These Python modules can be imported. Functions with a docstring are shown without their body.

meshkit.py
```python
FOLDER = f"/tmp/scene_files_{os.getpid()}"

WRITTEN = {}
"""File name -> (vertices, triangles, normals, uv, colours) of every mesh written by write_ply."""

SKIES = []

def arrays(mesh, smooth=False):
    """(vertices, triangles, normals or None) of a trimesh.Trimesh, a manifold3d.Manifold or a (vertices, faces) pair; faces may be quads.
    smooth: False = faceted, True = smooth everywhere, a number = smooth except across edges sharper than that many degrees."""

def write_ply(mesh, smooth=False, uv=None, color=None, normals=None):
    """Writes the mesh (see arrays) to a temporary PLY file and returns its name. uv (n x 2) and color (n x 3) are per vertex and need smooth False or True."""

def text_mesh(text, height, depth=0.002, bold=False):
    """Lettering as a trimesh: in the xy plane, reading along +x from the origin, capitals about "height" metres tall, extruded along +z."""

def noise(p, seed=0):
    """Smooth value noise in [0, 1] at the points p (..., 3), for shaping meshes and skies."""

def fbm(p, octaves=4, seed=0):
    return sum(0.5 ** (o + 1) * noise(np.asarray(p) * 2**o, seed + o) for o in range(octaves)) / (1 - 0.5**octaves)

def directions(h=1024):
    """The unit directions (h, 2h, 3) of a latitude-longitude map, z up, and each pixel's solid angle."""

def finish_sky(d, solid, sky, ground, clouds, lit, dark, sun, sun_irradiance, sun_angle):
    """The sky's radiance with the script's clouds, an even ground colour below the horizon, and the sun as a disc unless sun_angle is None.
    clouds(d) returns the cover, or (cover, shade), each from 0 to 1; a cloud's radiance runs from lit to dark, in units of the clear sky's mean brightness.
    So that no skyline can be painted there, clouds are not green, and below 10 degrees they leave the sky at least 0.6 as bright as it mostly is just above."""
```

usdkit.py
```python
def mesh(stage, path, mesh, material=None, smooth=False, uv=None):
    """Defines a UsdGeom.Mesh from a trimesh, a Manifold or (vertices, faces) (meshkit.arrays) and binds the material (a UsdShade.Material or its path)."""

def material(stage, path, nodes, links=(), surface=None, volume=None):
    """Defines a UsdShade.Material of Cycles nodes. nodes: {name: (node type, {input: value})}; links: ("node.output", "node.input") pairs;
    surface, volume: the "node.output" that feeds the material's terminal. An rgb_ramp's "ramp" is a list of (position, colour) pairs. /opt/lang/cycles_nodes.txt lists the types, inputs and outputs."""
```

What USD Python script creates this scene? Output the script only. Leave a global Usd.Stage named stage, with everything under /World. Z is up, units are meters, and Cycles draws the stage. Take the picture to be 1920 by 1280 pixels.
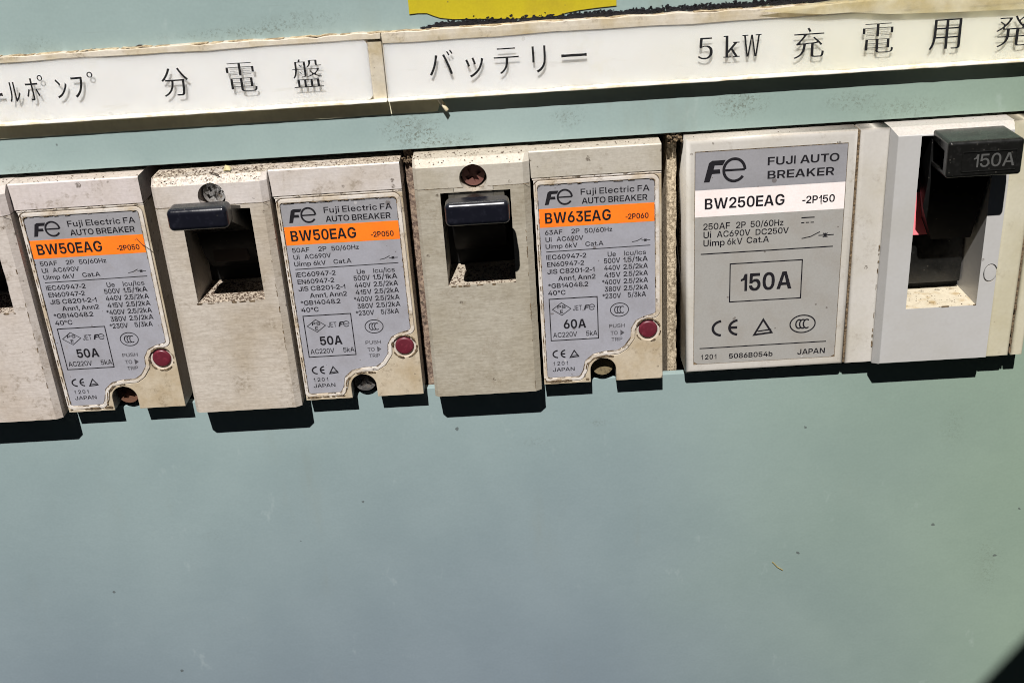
import math, random, glob
import numpy as np
import trimesh, manifold3d, mapbox_earcut
import shapely
from shapely import affinity
from shapely.geometry import Polygon, LineString, Point, box as sbox, MultiPolygon
from shapely.geometry.polygon import orient
from shapely.ops import unary_union
from PIL import Image, ImageDraw, ImageFont
from scipy import ndimage
import usdkit, meshkit
from pxr import Usd, UsdGeom, UsdLux, UsdShade, Gf, Sdf

stage = Usd.Stage.CreateInMemory()
UsdGeom.SetStageUpAxis(stage, UsdGeom.Tokens.z)
UsdGeom.SetStageMetersPerUnit(stage, 1.0)
world = UsdGeom.Xform.Define(stage, '/World')
stage.SetDefaultPrim(world.GetPrim())
rng = random.Random(7)
nrg = np.random.default_rng(7)
MM = 0.001
# Working units are millimetres: x to the right, z up, h = height out of the labels towards the viewer (world y = -h).

# ------------------------------------------------------------------ camera
CAM = (48.733, -214.793, 67.651)
ROT = [[0.9980754, -0.00702324, -0.06161313], [0.0587307, 0.42597657, 0.90282593], [-0.01990499, 0.90470693, -0.42556922]]
cam = UsdGeom.Camera.Define(stage, '/World/camera')
cam.CreateHorizontalApertureAttr(36.0)
cam.CreateVerticalApertureAttr(24.0)
cam.CreateFocalLengthAttr(36.0 * 2124.67 / 1920)
cam.CreateClippingRangeAttr(Gf.Vec2f(0.005, 100.0))
cam.CreateExposureAttr(0.5)
_r, _u, _f = ROT
cam.AddTransformOp().Set(Gf.Matrix4d(_r[0], _r[1], _r[2], 0, _u[0], _u[1], _u[2], 0, -_f[0], -_f[1], -_f[2], 0,
                                     CAM[0] * MM, CAM[1] * MM, CAM[2] * MM, 1))

# ------------------------------------------------------------------ sun and sky
SX, SZ = 0.132, 1.382                     # shadow slope to the right and down per mm of depth
to_sun = np.array([-SX, -1.0, SZ]); to_sun /= np.linalg.norm(to_sun)
sun = UsdLux.DistantLight.Define(stage, '/World/sun')
sun.CreateIntensityAttr(1.25)
sun.CreateAngleAttr(0.5)
sun.CreateColorAttr(Gf.Vec3f(1.0, 0.97, 0.935))
sun.GetPrim().CreateAttribute('inputs:normalize', Sdf.ValueTypeNames.Bool).Set(True)
_z = to_sun; _x = np.cross([0, 0, 1.0], _z); _x /= np.linalg.norm(_x); _y = np.cross(_z, _x)
sun.AddTransformOp().Set(Gf.Matrix4d(*_x, 0, *_y, 0, *_z, 0, 0, 0, 0, 1))
usdkit.material(stage, '/World/Looks/sky', {
    's': ('sky_texture', {'sky_type': 'single_scattering', 'sun_disc': False, 'sun_elevation': math.asin(to_sun[2]), 'sun_rotation': math.atan2(to_sun[0], to_sun[1])}),
    'b': ('background_shader', {'strength': 0.005})}, [('s.color', 'b.color')], surface='b.background')
dome = UsdLux.DomeLight.Define(stage, '/World/sky')
dome.GetPrim().SetCustomDataByKey('kind', 'structure')
UsdShade.MaterialBindingAPI.Apply(dome.GetPrim()).Bind(UsdShade.Material.Get(stage, '/World/Looks/sky'))

# ------------------------------------------------------------------ materials
def lin(r, g, b):
    return tuple((c / 255 / 12.92 if c / 255 <= 0.04045 else ((c / 255 + 0.055) / 1.055) ** 2.4) for c in (r, g, b))

class G:
    """a small node-graph builder"""
    def __init__(s): s.n, s.l, s.k = {}, [], 0
    def add(s, kind, inputs=None, **links):
        s.k += 1; name = 'n%d' % s.k
        s.n[name] = (kind, inputs or {})
        for k, v in links.items(): s.l.append((v, name + '.' + k))
        return name
    def pos(s, scale=(1, 1, 1), rot=(0, 0, 0), loc=(0, 0, 0)):
        g = s.add('geometry')
        return s.add('mapping', {'scale': tuple(float(x) for x in scale), 'rotation': rot, 'location': loc}, vector=g + '.position') + '.vector'
    def noise(s, scale, detail=3, rough=.55, vec=None, dist=0.0):
        return s.add('noise_texture', {'scale': float(scale), 'detail': float(detail), 'roughness': rough, 'distortion': dist}, vector=vec or s.pos()) + '.fac'
    def ramp(s, fac, lo, hi, a=0.0, b=1.0):
        return s.add('map_range', {'range_type': 'smoothstep', 'from_min': lo, 'from_max': hi, 'to_min': a, 'to_max': b, 'clamp': True}, value=fac) + '.result'
    def math(s, op, a, b):
        inp, lk = {'math_type': op}, {}
        for k, v in (('value1', a), ('value2', b)):
            if isinstance(v, str): lk[k] = v
            else: inp[k] = float(v)
        return s.add('math', inp, **lk) + '.value'
    def mix(s, fac, a, b, mode='mix'):
        inp, lk = {'blend_type': mode}, {}
        for k, v in (('a', a), ('b', b), ('fac', fac)):
            if isinstance(v, str): lk[k] = v
            else: inp[k] = v if k != 'fac' else float(v)
        return s.add('mix_color', inp, **lk) + '.result'
    def specks(s, scale, size, keep, vec=None):
        """sparse small ragged dots: voronoi cells, only some of which carry one"""
        p = vec or s.pos()
        nz = s.add('noise_texture', {'scale': scale * 5.0, 'detail': 2.0}, vector=p)
        off = s.add('vector_math', {'math_type': 'scale', 'scale': .22 / scale}, vector1=nz + '.color')
        p = s.add('vector_math', {'math_type': 'add'}, vector1=p, vector2=off + '.vector') + '.vector'
        v = s.add('voronoi_texture', {'scale': float(scale)}, vector=p)
        c = s.add('separate_color', {}, color=v + '.color')
        on = s.math('less_than', c + '.r', keep)
        r = s.math('multiply', s.math('power', c + '.g', 2.0), size)
        d = s.ramp(s.math('subtract', v + '.distance', r), -.02, .008, 1.0, 0.0)
        return s.math('multiply', on, d)
    def bump(s, height, strength, dist):
        return s.add('bump', {'strength': strength, 'distance': dist}, height=height) + '.normal'
    def build(s, name, color, rough=0.5, normal=None, **extra):
        inp, lk = dict(extra), {}
        for k, v in (('base_color', color), ('roughness', rough), ('normal', normal)):
            if v is None: continue
            if isinstance(v, str): lk[k] = v
            else: inp[k] = v
        p = s.add('principled_bsdf', inp, **lk)
        return usdkit.material(stage, '/World/Looks/' + name, s.n, s.l, surface=p + '.BSDF')

def plastic(name, base, dark, scale=90, amount=(.35, .75), brushed=0.0, specks=0.0, rough=.45, grain=0.12, dust=1.0, bump=.25):
    g = G()
    col = g.mix(g.ramp(g.noise(scale, 4, .6), *amount), base, dark)
    fine = g.noise(1400, 3, .7)
    col = g.mix(grain, col, g.mix(g.ramp(fine, .35, .65), (.25, .22, .18), (1, 1, 1)), 'multiply')
    h = fine
    if brushed:
        st = g.noise(1, 5, .8, g.pos((420, 900, 3000)))
        col = g.mix(brushed, col, g.mix(g.ramp(st, .32, .68), (.35, .3, .24), (1.0, 1.0, 1.0)), 'multiply')
        h = g.math('add', g.math('multiply', fine, .4), st)
    if specks:                              # handling marks: soft brown smudges with a grainy edge
        sm = g.math('multiply', g.ramp(g.noise(210, 5, .72), .52, .66), g.ramp(g.noise(1500, 4, .75), .40, .60))
        col = g.mix(g.math('multiply', sm, min(.7, specks * 2.6)), col, (.16, .12, .075))
    if specks:
        m = g.specks(260, .20, specks * 1.5)
        m2 = g.specks(700, .34, specks)
        m = g.math('maximum', m, m2)
        nz = g.ramp(g.noise(2500, 2, .6), .35, .6)
        col = g.mix(g.math('multiply', g.math('multiply', m, .75), nz), col, (.07, .05, .035))
    if dust:                                # dust that has settled on every ledge that faces up
        ge = g.add('geometry'); sx = g.add('separate_xyz', {}, vector=ge + '.true_normal')
        up = g.ramp(sx + '.z', .5, .85)
        d = g.noise(1900, 4, .75)
        sand = g.mix(g.ramp(d, .36, .58), tuple(a + (b - a) * (1 - dust) * .75 for a, b in zip((.10, .07, .045), (.46, .39, .30))), (.54, .46, .37))
        col = g.mix(g.math('multiply', up, g.ramp(g.noise(260, 3, .6), .3, .6, .25 + .3 * dust, .35 + .65 * dust)), col, sand)
    return g.build(name, col, rough, g.bump(h, bump, .00012))

def flat(name, color, rough=.5, vary=.1, scale=500, **k):
    g = G()
    c = g.mix(vary, color, g.mix(g.ramp(g.noise(scale, 4, .65), .35, .65), (.45, .42, .4), (1, 1, 1)), 'multiply')
    return g.build(name, c, rough, **k)

M = {}
M['cover'] = plastic('aged_cover_plastic', lin(192, 184, 174), lin(174, 162, 145), 60, brushed=.36, specks=.2)
M['cover_pink'] = plastic('pale_cover_plastic', lin(197, 189, 183), lin(184, 172, 160), 60, brushed=.28, specks=.22, dust=.4)
M['cover_grey'] = plastic('greyed_cover_plastic', lin(172, 166, 153), lin(158, 150, 133), 70, brushed=.38, specks=.12, dust=.35)
M['cap'] = plastic('cap_plastic', lin(197, 190, 186), lin(186, 176, 166), 110, brushed=.10, specks=.2)
M['cap_pink'] = plastic('pale_cap_plastic', lin(199, 190, 188), lin(190, 180, 174), 110, brushed=.06, specks=.2, dust=.3)
M['cap_grey'] = plastic('greyed_cap_plastic', lin(180, 174, 163), lin(168, 160, 144), 110, brushed=.12, specks=.14, dust=.3)
M['body'] = plastic('body_plastic', lin(188, 180, 172), lin(172, 160, 142), 130, specks=.2, dust=.5)
M['frame'] = plastic('frame_plastic', lin(205, 199, 193), lin(180, 164, 140), 160, specks=.3, dust=.2)
M['corner'] = plastic('corner_plastic', lin(184, 172, 152), lin(166, 149, 122), 150, specks=.3, dust=.2)
M['big'] = plastic('clean_plastic', lin(188, 184, 178), lin(178, 172, 160), 60, specks=.10, grain=.06, rough=.4, bump=.1, dust=.12)
M['bigcover'] = plastic('clean_cover_plastic', lin(174, 173, 172), lin(168, 166, 162), 50, specks=.02, grain=.04, rough=.38, bump=.06, dust=.1)
M['bigside'] = plastic('yellowed_plastic', lin(188, 183, 164), lin(176, 169, 144), 60, specks=.08, grain=.06, rough=.42, bump=.1, dust=.12)
M['sill'] = plastic('stained_sill', lin(200, 190, 168), lin(168, 146, 108), 300, (.5, .72), specks=.5, dust=0)

def label_mat(name, base, dark, specks, worn=.5):
    g = G()
    col = g.mix(g.ramp(g.noise(170, 4, .6), .4, .75), base, dark)
    col = g.mix(.1, col, g.mix(g.ramp(g.noise(2200, 3, .7), .35, .65), (.4, .38, .35), (1, 1, 1)), 'multiply')
    m = g.math('maximum', g.specks(420, .26, specks), g.specks(1100, .3, specks))
    col = g.mix(g.math('multiply', m, .6), col, (.08, .06, .05))
    sm = g.math('multiply', g.ramp(g.noise(260, 5, .7), .58, .74), g.ramp(g.noise(1700, 3, .7), .36, .64))
    col = g.mix(g.math('multiply', sm, specks * 1.6), col, (.20, .155, .10))
    sc = g.ramp(g.noise(1, 3, .6, g.pos((900, 1, 70), (0, .6, 0))), .68, .76)
    col = g.mix(g.math('multiply', sc, worn * .22), col, (.62, .6, .6))
    pale = g.specks(600, .25, specks * worn)
    col = g.mix(g.math('multiply', pale, .5), col, (.5, .48, .47))
    return g.build(name, col, .42, g.bump(g.noise(900, 2), .1, .0001))
M['label'] = label_mat('grey_label', lin(152, 152, 160), lin(143, 142, 148), .26)
M['label_big'] = label_mat('grey_label_clean', lin(153, 151, 147), lin(148, 144, 138), .08)
M['label_head'] = label_mat('grey_label_head', lin(144, 143, 147), lin(135, 134, 137), .15)
M['band'] = label_mat('orange_band', lin(248, 124, 34), lin(243, 116, 34), .08, .1)
M['white_band'] = label_mat('white_band', lin(236, 226, 224), lin(230, 218, 214), .05)

def ink(name, color, wear):
    g = G()
    c = g.mix(g.ramp(g.noise(1600, 3, .7), wear, wear + .16), color, lin(120, 119, 126))
    return g.build(name, c, .45)
M['ink'] = ink('black_print', (.012, .011, .014), .66)
M['ink_small'] = ink('worn_small_print', (.016, .015, .019), .60)
M['ink_grey'] = ink('faded_print', (.065, .062, .07), .54)
M['ink_card'] = flat('plate_lettering', (.010, .010, .011), .5)
M['ink_knob'] = flat('grey_moulded_lettering', (.075, .075, .072), .5)

def black(name, color, rough, spec=.5):
    g = G()
    n = g.noise(900, 4, .65)
    c = g.mix(g.ramp(n, .5, .8), color, tuple(x * 1.8 + .004 for x in color))
    du = g.math('multiply', g.specks(1500, .25, .2), .5)
    c = g.mix(du, c, (.10, .09, .075))
    r = g.ramp(g.noise(300, 3), .3, .7, rough, rough + .15)
    return g.build(name, c, r, g.bump(g.noise(2500, 2), .08, .0001), specular_ior_level=spec)
M['navy'] = black('dark_blue_plastic', (.007, .0075, .012), .16)
M['black'] = black('black_plastic', (.007, .007, .0065), .2)
M['drum'] = black('drum_black_plastic', (.006, .006, .006), .5, .2)
M['void'] = flat('dark_inside', (.004, .004, .004), .9, specular_ior_level=.05)
M['rose'] = black('rose_button', (.105, .014, .024), .32)
M['redflag'] = flat('red_flag', lin(255, 128, 136), .5, .05)
M['brownplate'] = flat('brown_plate', (.05, .034, .026), .6)

def metal(name, base, rust, amt, rough):
    g = G()
    n = g.noise(900, 5, .7)
    c = g.mix(g.ramp(n, amt, amt + .15), base, rust)
    mt = g.ramp(n, amt, amt + .15, .85, .0)
    p = g.add('principled_bsdf', {'roughness': rough}, base_color=c, metallic=mt, normal=g.bump(n, .4, .0002))
    return usdkit.material(stage, '/World/Looks/' + name, g.n, g.l, surface=p + '.BSDF')
M['steel'] = metal('dull_steel', (.38, .37, .36), (.09, .07, .05), .47, .36)
M['rusty'] = metal('rusty_steel', (.25, .2, .17), (.13, .062, .036), .25, .6)
M['redrust'] = metal('red_rust_steel', (.2, .13, .12), (.11, .043, .034), .2, .6)
M['brass'] = metal('dusty_brass', (.38, .3, .18), (.2, .16, .09), .4, .5)

# panel paint: pale blue-green enamel, light falloff painted in as darker blue low down, reflected tint as green to the right, with smudges, specks and scratches
def panel_paint():
    g = G()
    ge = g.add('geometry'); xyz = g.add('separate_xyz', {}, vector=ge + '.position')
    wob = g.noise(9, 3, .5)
    reflected_tint = g.ramp(g.math('add', xyz + '.x', g.math('multiply', wob, .07)), .085, .215)
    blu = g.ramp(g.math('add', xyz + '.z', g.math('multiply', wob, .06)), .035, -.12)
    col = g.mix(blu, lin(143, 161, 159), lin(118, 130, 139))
    col = g.mix(reflected_tint, col, lin(131, 149, 132))
    col = g.mix(.26, col, g.mix(g.ramp(g.noise(38, 6, .68), .3, .7), (.70, .74, .76), (1, 1, 1)), 'multiply')
    smear = g.math('multiply', g.ramp(g.noise(1, 5, .65, g.pos((75, 1, 14), (0, .12, 0))), .55, .78), g.ramp(g.noise(22, 3, .6), .42, .68))
    col = g.mix(g.math('multiply', smear, .30), col, (.20, .20, .15))
    pale = g.math('multiply', g.ramp(g.noise(1, 4, .7, g.pos((120, 1, 60), (0, -.5, 0))), .62, .75), .16)
    col = g.mix(pale, col, (.52, .58, .57))
    col = g.mix(.10, col, g.mix(g.ramp(g.noise(1700, 3, .7), .3, .7), (.5, .5, .5), (1, 1, 1)), 'multiply')
    grit = g.ramp(g.noise(2100, 4, .75), .50, .62)
    soft = g.noise(330, 4, .7)
    for x, z, rx, rz, amt in [(91, 13, 8, 4, .75), (27, 12, 8, 5, .8), (58, 12.5, 5, 3, .5), (33, 9.2, 10, 2, .7), (113, 12, 8, 3, .45), (124, 10, 12, 3, .4), (-3, 32.5, 20, 1.6, .5), (-42, 32, 7, 3, .3),
                              (8, 34, 14, 2.5, .35), (140, -62, 4, 7, .25), (62, -56, 2.5, 1.2, .4), (152, -100, 5, 12, .25), (-28, -80, 5, 2, .12), (48, -60, 6, 2, .2), (-50, 9, 6, 1.5, .5)]:
        m = g.add('mapping', {'mapping_type': 'point', 'location': (-x / rx, 0, -z / rz), 'scale': (1000 / rx, 0.0, 1000 / rz)}, vector=ge + '.position')
        d = g.add('vector_math', {'math_type': 'length'}, vector1=m + '.vector') + '.value'
        near = g.ramp(g.math('add', d, g.math('multiply', soft, .9)), 1.45, .5)
        mm = g.math('multiply', g.math('multiply', near, amt), g.math('maximum', grit, g.ramp(soft, .45, .7, 0, .55)))
        col = g.mix(mm, col, (.085, .085, .06))
    sp = g.math('maximum', g.specks(80, .012, .12), g.specks(260, .11, .08))
    col = g.mix(g.math('multiply', sp, .7), col, (.06, .065, .065))
    wh = g.specks(60, .06, .13)
    col = g.mix(g.math('multiply', wh, .6), col, (.62, .7, .68))
    scr = g.noise(1, 3, .6, g.pos((60, 60, 2400), (0, .35, 0)))
    col = g.mix(g.math('multiply', g.ramp(scr, .68, .76), .25), col, (.2, .23, .22))
    h = g.math('add', g.math('multiply', g.noise(230, 2), .6), g.math('multiply', g.noise(1300, 2), .25))
    return g.build('panel_paint', col, g.ramp(g.noise(40, 5, .7), .3, .7, .36, .56), g.bump(h, .22, .00025))
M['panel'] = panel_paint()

def dusty(name, a, b, scale):
    g = G()
    n = g.noise(scale, 4, .75)
    c = g.mix(g.ramp(n, .38, .62), a, b)
    c = g.mix(g.math('multiply', g.specks(900, .35, .35), .8), c, (.04, .03, .02))
    return g.build(name, c, .9, g.bump(n, .8, .0004))
M['post'] = dusty('dusty_post', (.20, .155, .10), (.56, .47, .34), 1500)
M['post_dark'] = dusty('dusty_brown_post', (.10, .065, .05), (.30, .22, .16), 1200)
g_ = G(); ge_ = g_.add('geometry')
M['dust'] = g_.build('dust_grains', g_.add('rgb_ramp', {'ramp': [(0, (.07, .045, .03)), (.3, (.28, .20, .14)), (.6, (.55, .46, .37)), (1, (.72, .62, .54))]}, fac=ge_ + '.random_per_island') + '.color', .95)
M['grime'] = dusty('brown_grime', (.05, .033, .018), (.20, .14, .08), 1500)
g_ = G(); ge_ = g_.add('geometry')
M['flake'] = g_.build('dark_flakes', g_.add('rgb_ramp', {'ramp': [(0, (.010, .010, .013)), (.55, (.03, .03, .035)), (.85, (.10, .10, .11)), (1, (.24, .23, .24))]}, fac=ge_ + '.random_per_island') + '.color', .45)
M['glue'] = dusty('old_glue', (.20, .14, .075), (.50, .41, .27), 700)
def card_mat():
    g = G()
    c = g.mix(g.ramp(g.noise(60, 4, .6), .4, .75), (.97, .95, .94), (.95, .915, .895))
    ge = g.add('geometry'); xyz = g.add('separate_xyz', {}, vector=ge + '.position')
    c = g.mix(g.ramp(g.math('add', xyz + '.x', g.math('multiply', g.noise(30, 3), .05)), .07, .16), c, (.91, .865, .64))
    c = g.mix(g.math('multiply', g.specks(400, .2, .1), .25), c, (.4, .33, .25))
    c = g.mix(g.math('multiply', g.ramp(g.noise(55, 6, .7), .52, .72), .5), c, (.86, .81, .66))
    c = g.mix(g.math('multiply', g.ramp(g.noise(1, 4, .65, g.pos((60, 1, 420), (0, .25, 0))), .60, .70), .35), c, (.74, .70, .62))
    return g.build('white_card', c, .6, subsurface_weight=.8, subsurface_scale=.0007, subsurface_radius=(1.0, .9, .8))
M['card'] = card_mat()
M['lip'] = dusty('cream_plate_edge', (.80, .74, .58), (.88, .84, .72), 300)
g_ = G()
M['lip'] = g_.build('cream_plate_edge', g_.mix(g_.ramp(g_.noise(280, 4, .65), .42, .7), (.90, .87, .76), (.70, .60, .40)), .5)
M['rim'] = plastic('greyed_plate_rim', lin(200, 192, 178), lin(178, 162, 130), 130, specks=.3, dust=.3)
M['rail'] = flat('olive_rail', (.78, .75, .54), .6, .2)
g_ = G(); lw_ = g_.add('layer_weight', {'blend': .5}); fr_ = g_.ramp(lw_ + '.facing', .5, 1.0, .015, .4); t_ = g_.add('transparent_bsdf', {'color': (.995, .995, .99)})
gl_ = g_.add('glossy_bsdf', {'roughness': .12, 'color': (.9, .9, .9)}); mx_ = g_.add('mix_closure', {}, fac=fr_, closure1=t_ + '.BSDF', closure2=gl_ + '.BSDF')
M['clear'] = usdkit.material(stage, '/World/Looks/clear_acrylic', g_.n, g_.l, surface=mx_ + '.closure')
g_ = G(); t_ = g_.add('transparent_bsdf', {'color': (.95, .92, .80)})
d_ = g_.add('principled_bsdf', {'roughness': .35}, base_color=g_.mix(g_.ramp(g_.noise(120, 4, .6), .4, .7), (.80, .75, .58), (.66, .57, .34)))
mx_ = g_.add('mix_closure', {}, fac=g_.ramp(g_.noise(150, 4, .6), .3, .7, .22, .55), closure1=t_ + '.BSDF', closure2=d_ + '.BSDF')
M['tape'] = usdkit.material(stage, '/World/Looks/yellowed_tape', g_.n, g_.l, surface=mx_ + '.closure')
M['yellow'] = label_mat('yellow_sticker', lin(182, 166, 32), lin(172, 154, 36), .05, .1)
M['straw'] = flat('dry_straw', (.30, .25, .10), .8, .3)
M['twig'] = flat('dark_twig', (.045, .03, .02), .9, .3)
M['leaf'] = flat('dry_leaf', (.50, .44, .24), .7, .5, 900)
M['board'] = flat('dark_board', (.03, .03, .03), .7)

# ------------------------------------------------------------------ prims
used = {}
def path_for(parent, name):
    base = (parent.GetPath().pathString if parent else '/World') + '/' + name
    k = used.get(base, -1) + 1; used[base] = k
    return base if k == 0 else '%s_%03d' % (base, k)
def say(p, label=None, cat=None, group=None, kind=None):
    for k, v in (('label', label), ('category', cat), ('group', group), ('kind', kind)):
        if v: p.SetCustomDataByKey(k, v)
    return p
def thing(name, label, cat, loc=(0, 0, 0), group=None):
    x = UsdGeom.Xform.Define(stage, path_for(None, name))
    x.AddTranslateOp().Set(Gf.Vec3d(loc[0] * MM, -loc[1] * MM, loc[2] * MM))
    return say(x.GetPrim(), label, cat, group)
def obj(name, mesh, mat, parent=None, smooth=32, **k):
    """mesh: trimesh or list of them in millimetres (x, y = -h, z)"""
    if isinstance(mesh, (list, tuple)): mesh = trimesh.util.concatenate(mesh)
    m = mesh.copy(); m.apply_scale(MM)
    p = usdkit.mesh(stage, path_for(parent, name), m, M[mat], smooth=smooth).GetPrim()
    return say(p, **k)

# ------------------------------------------------------------------ shapes
def polys(p):
    if p.is_empty: return []
    return [q for q in getattr(p, 'geoms', [p]) if q.geom_type == 'Polygon' and q.area > 1e-4]
def ring_inset(r, d):
    a = np.roll(r, 1, 0); b = np.roll(r, -1, 0)
    e1 = r - a; e2 = b - r
    e1 /= np.maximum(np.linalg.norm(e1, axis=1, keepdims=True), 1e-9); e2 /= np.maximum(np.linalg.norm(e2, axis=1, keepdims=True), 1e-9)
    n1 = np.stack([-e1[:, 1], e1[:, 0]], 1); n2 = np.stack([-e2[:, 1], e2[:, 0]], 1)
    m = n1 + n2; q = np.maximum((m * m).sum(1, keepdims=True), .5)
    return r + 2 * d * m / q
def prism(poly, h0, h1, bevel=0.0, seg=2, back=True):
    """extrude x-z polygons from h0 (behind) to h1 (towards the viewer), front edges rounded by bevel"""
    out = []
    for p in polys(poly):
        p = orient(p.simplify(.004), 1.0)
        rings = [np.array(r.coords)[:-1] for r in [p.exterior, *p.interiors]]
        steps = [(h0, 0.0)] + ([(h1, 0.0)] if not bevel else [(h1 - bevel + bevel * math.sin(t), bevel * (1 - math.cos(t))) for t in np.linspace(0, math.pi / 2, seg + 1)])
        V, F, n0 = [], [], 0
        layers = []
        for h, d in steps:
            idx = []
            for r in rings:
                q = ring_inset(r, d) if d else r
                idx.append(n0 + np.arange(len(q))); n0 += len(q)
                V.append(np.column_stack([q[:, 0], np.full(len(q), -h), q[:, 1]]))
            layers.append(idx)
        for A, B in zip(layers, layers[1:]):
            for a, b in zip(A, B):
                a2, b2 = np.roll(a, -1), np.roll(b, -1)
                F += [np.column_stack([a, a2, b2]), np.column_stack([a, b2, b])]
        V = np.vstack(V)
        ends = np.cumsum([len(r) for r in rings])
        top = np.concatenate(layers[-1]); bot = np.concatenate(layers[0])
        t = mapbox_earcut.triangulate_float64(V[top][:, [0, 2]], ends.astype(np.uint32)).reshape(-1, 3)
        w = V[top][:, [0, 2]]; ar = sum(np.cross(w[x[1]] - w[x[0]], w[x[2]] - w[x[0]]) for x in t[:1])
        s = np.sign(np.array([(w[x[1]][0] - w[x[0]][0]) * (w[x[2]][1] - w[x[0]][1]) - (w[x[1]][1] - w[x[0]][1]) * (w[x[2]][0] - w[x[0]][0]) for x in t]))
        t[s < 0] = t[s < 0][:, ::-1]
        F.append(top[t])
        if back:
            t0 = mapbox_earcut.triangulate_float64(V[bot][:, [0, 2]], ends.astype(np.uint32)).reshape(-1, 3)
            w = V[bot][:, [0, 2]]
            s = np.array([(w[x[1]][0] - w[x[0]][0]) * (w[x[2]][1] - w[x[0]][1]) - (w[x[1]][1] - w[x[0]][1]) * (w[x[2]][0] - w[x[0]][0]) for x in t0])
            t0[s > 0] = t0[s > 0][:, ::-1]
            F.append(bot[t0])
        out.append(trimesh.Trimesh(V, np.vstack(F), process=False))
    return trimesh.util.concatenate(out)
def sheet(poly, h):
    out = []
    for p in polys(poly):
        p = orient(p, 1.0)
        rings = [np.array(r.coords)[:-1] for r in [p.exterior, *p.interiors]]
        w = np.vstack(rings)
        t = mapbox_earcut.triangulate_float64(w, np.cumsum([len(r) for r in rings]).astype(np.uint32)).reshape(-1, 3)
        s = np.array([(w[x[1]][0] - w[x[0]][0]) * (w[x[2]][1] - w[x[0]][1]) - (w[x[1]][1] - w[x[0]][1]) * (w[x[2]][0] - w[x[0]][0]) for x in t])
        t[s < 0] = t[s < 0][:, ::-1]
        out.append(trimesh.Trimesh(np.column_stack([w[:, 0], np.full(len(w), -h), w[:, 1]]), t, process=False))
    return trimesh.util.concatenate(out)
def hull(pts):      # pts in (x, h, z)
    p = np.asarray(pts, float); return trimesh.convex.convex_hull(np.column_stack([p[:, 0], -p[:, 1], p[:, 2]]))
def rbox(x0, x1, h0, h1, z0, z1, r=.3, n=2):
    """rounded box: hull of spheres"""
    s = trimesh.creation.icosphere(n, r).vertices
    P = [s + np.array([x, -h, z]) for x in (x0 + r, x1 - r) for h in (h0 + r, h1 - r) for z in (z0 + r, z1 - r)]
    return trimesh.convex.convex_hull(np.vstack(P))
def man(m):
    m = m.copy(); m.merge_vertices()
    return manifold3d.Manifold(manifold3d.Mesh(np.asarray(m.vertices, np.float32), np.asarray(m.faces, np.uint32)))
def unman(M_):
    q = M_.to_mesh(); return trimesh.Trimesh(q.vert_properties[:, :3], q.tri_verts, process=False)
def circle(x, z, r, n=40): return Polygon([(x + r * math.cos(2 * math.pi * i / n), z + r * math.sin(2 * math.pi * i / n)) for i in range(n)])
def rrect(x0, z0, x1, z1, r): return sbox(x0 + r, z0 + r, x1 - r, z1 - r).buffer(r, quad_segs=5)
def roundp(p, r): return p.buffer(-r).buffer(2 * r).buffer(-r)
def along_x(profile, x0, x1):
    """convex profile of (h, z) points swept in x"""
    return hull([(x, h, z) for x in (x0, x1) for h, z in profile])
def along_z(profile, z0, z1):
    return hull([(x, h, z) for z in (z0, z1) for x, h in profile])

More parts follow.
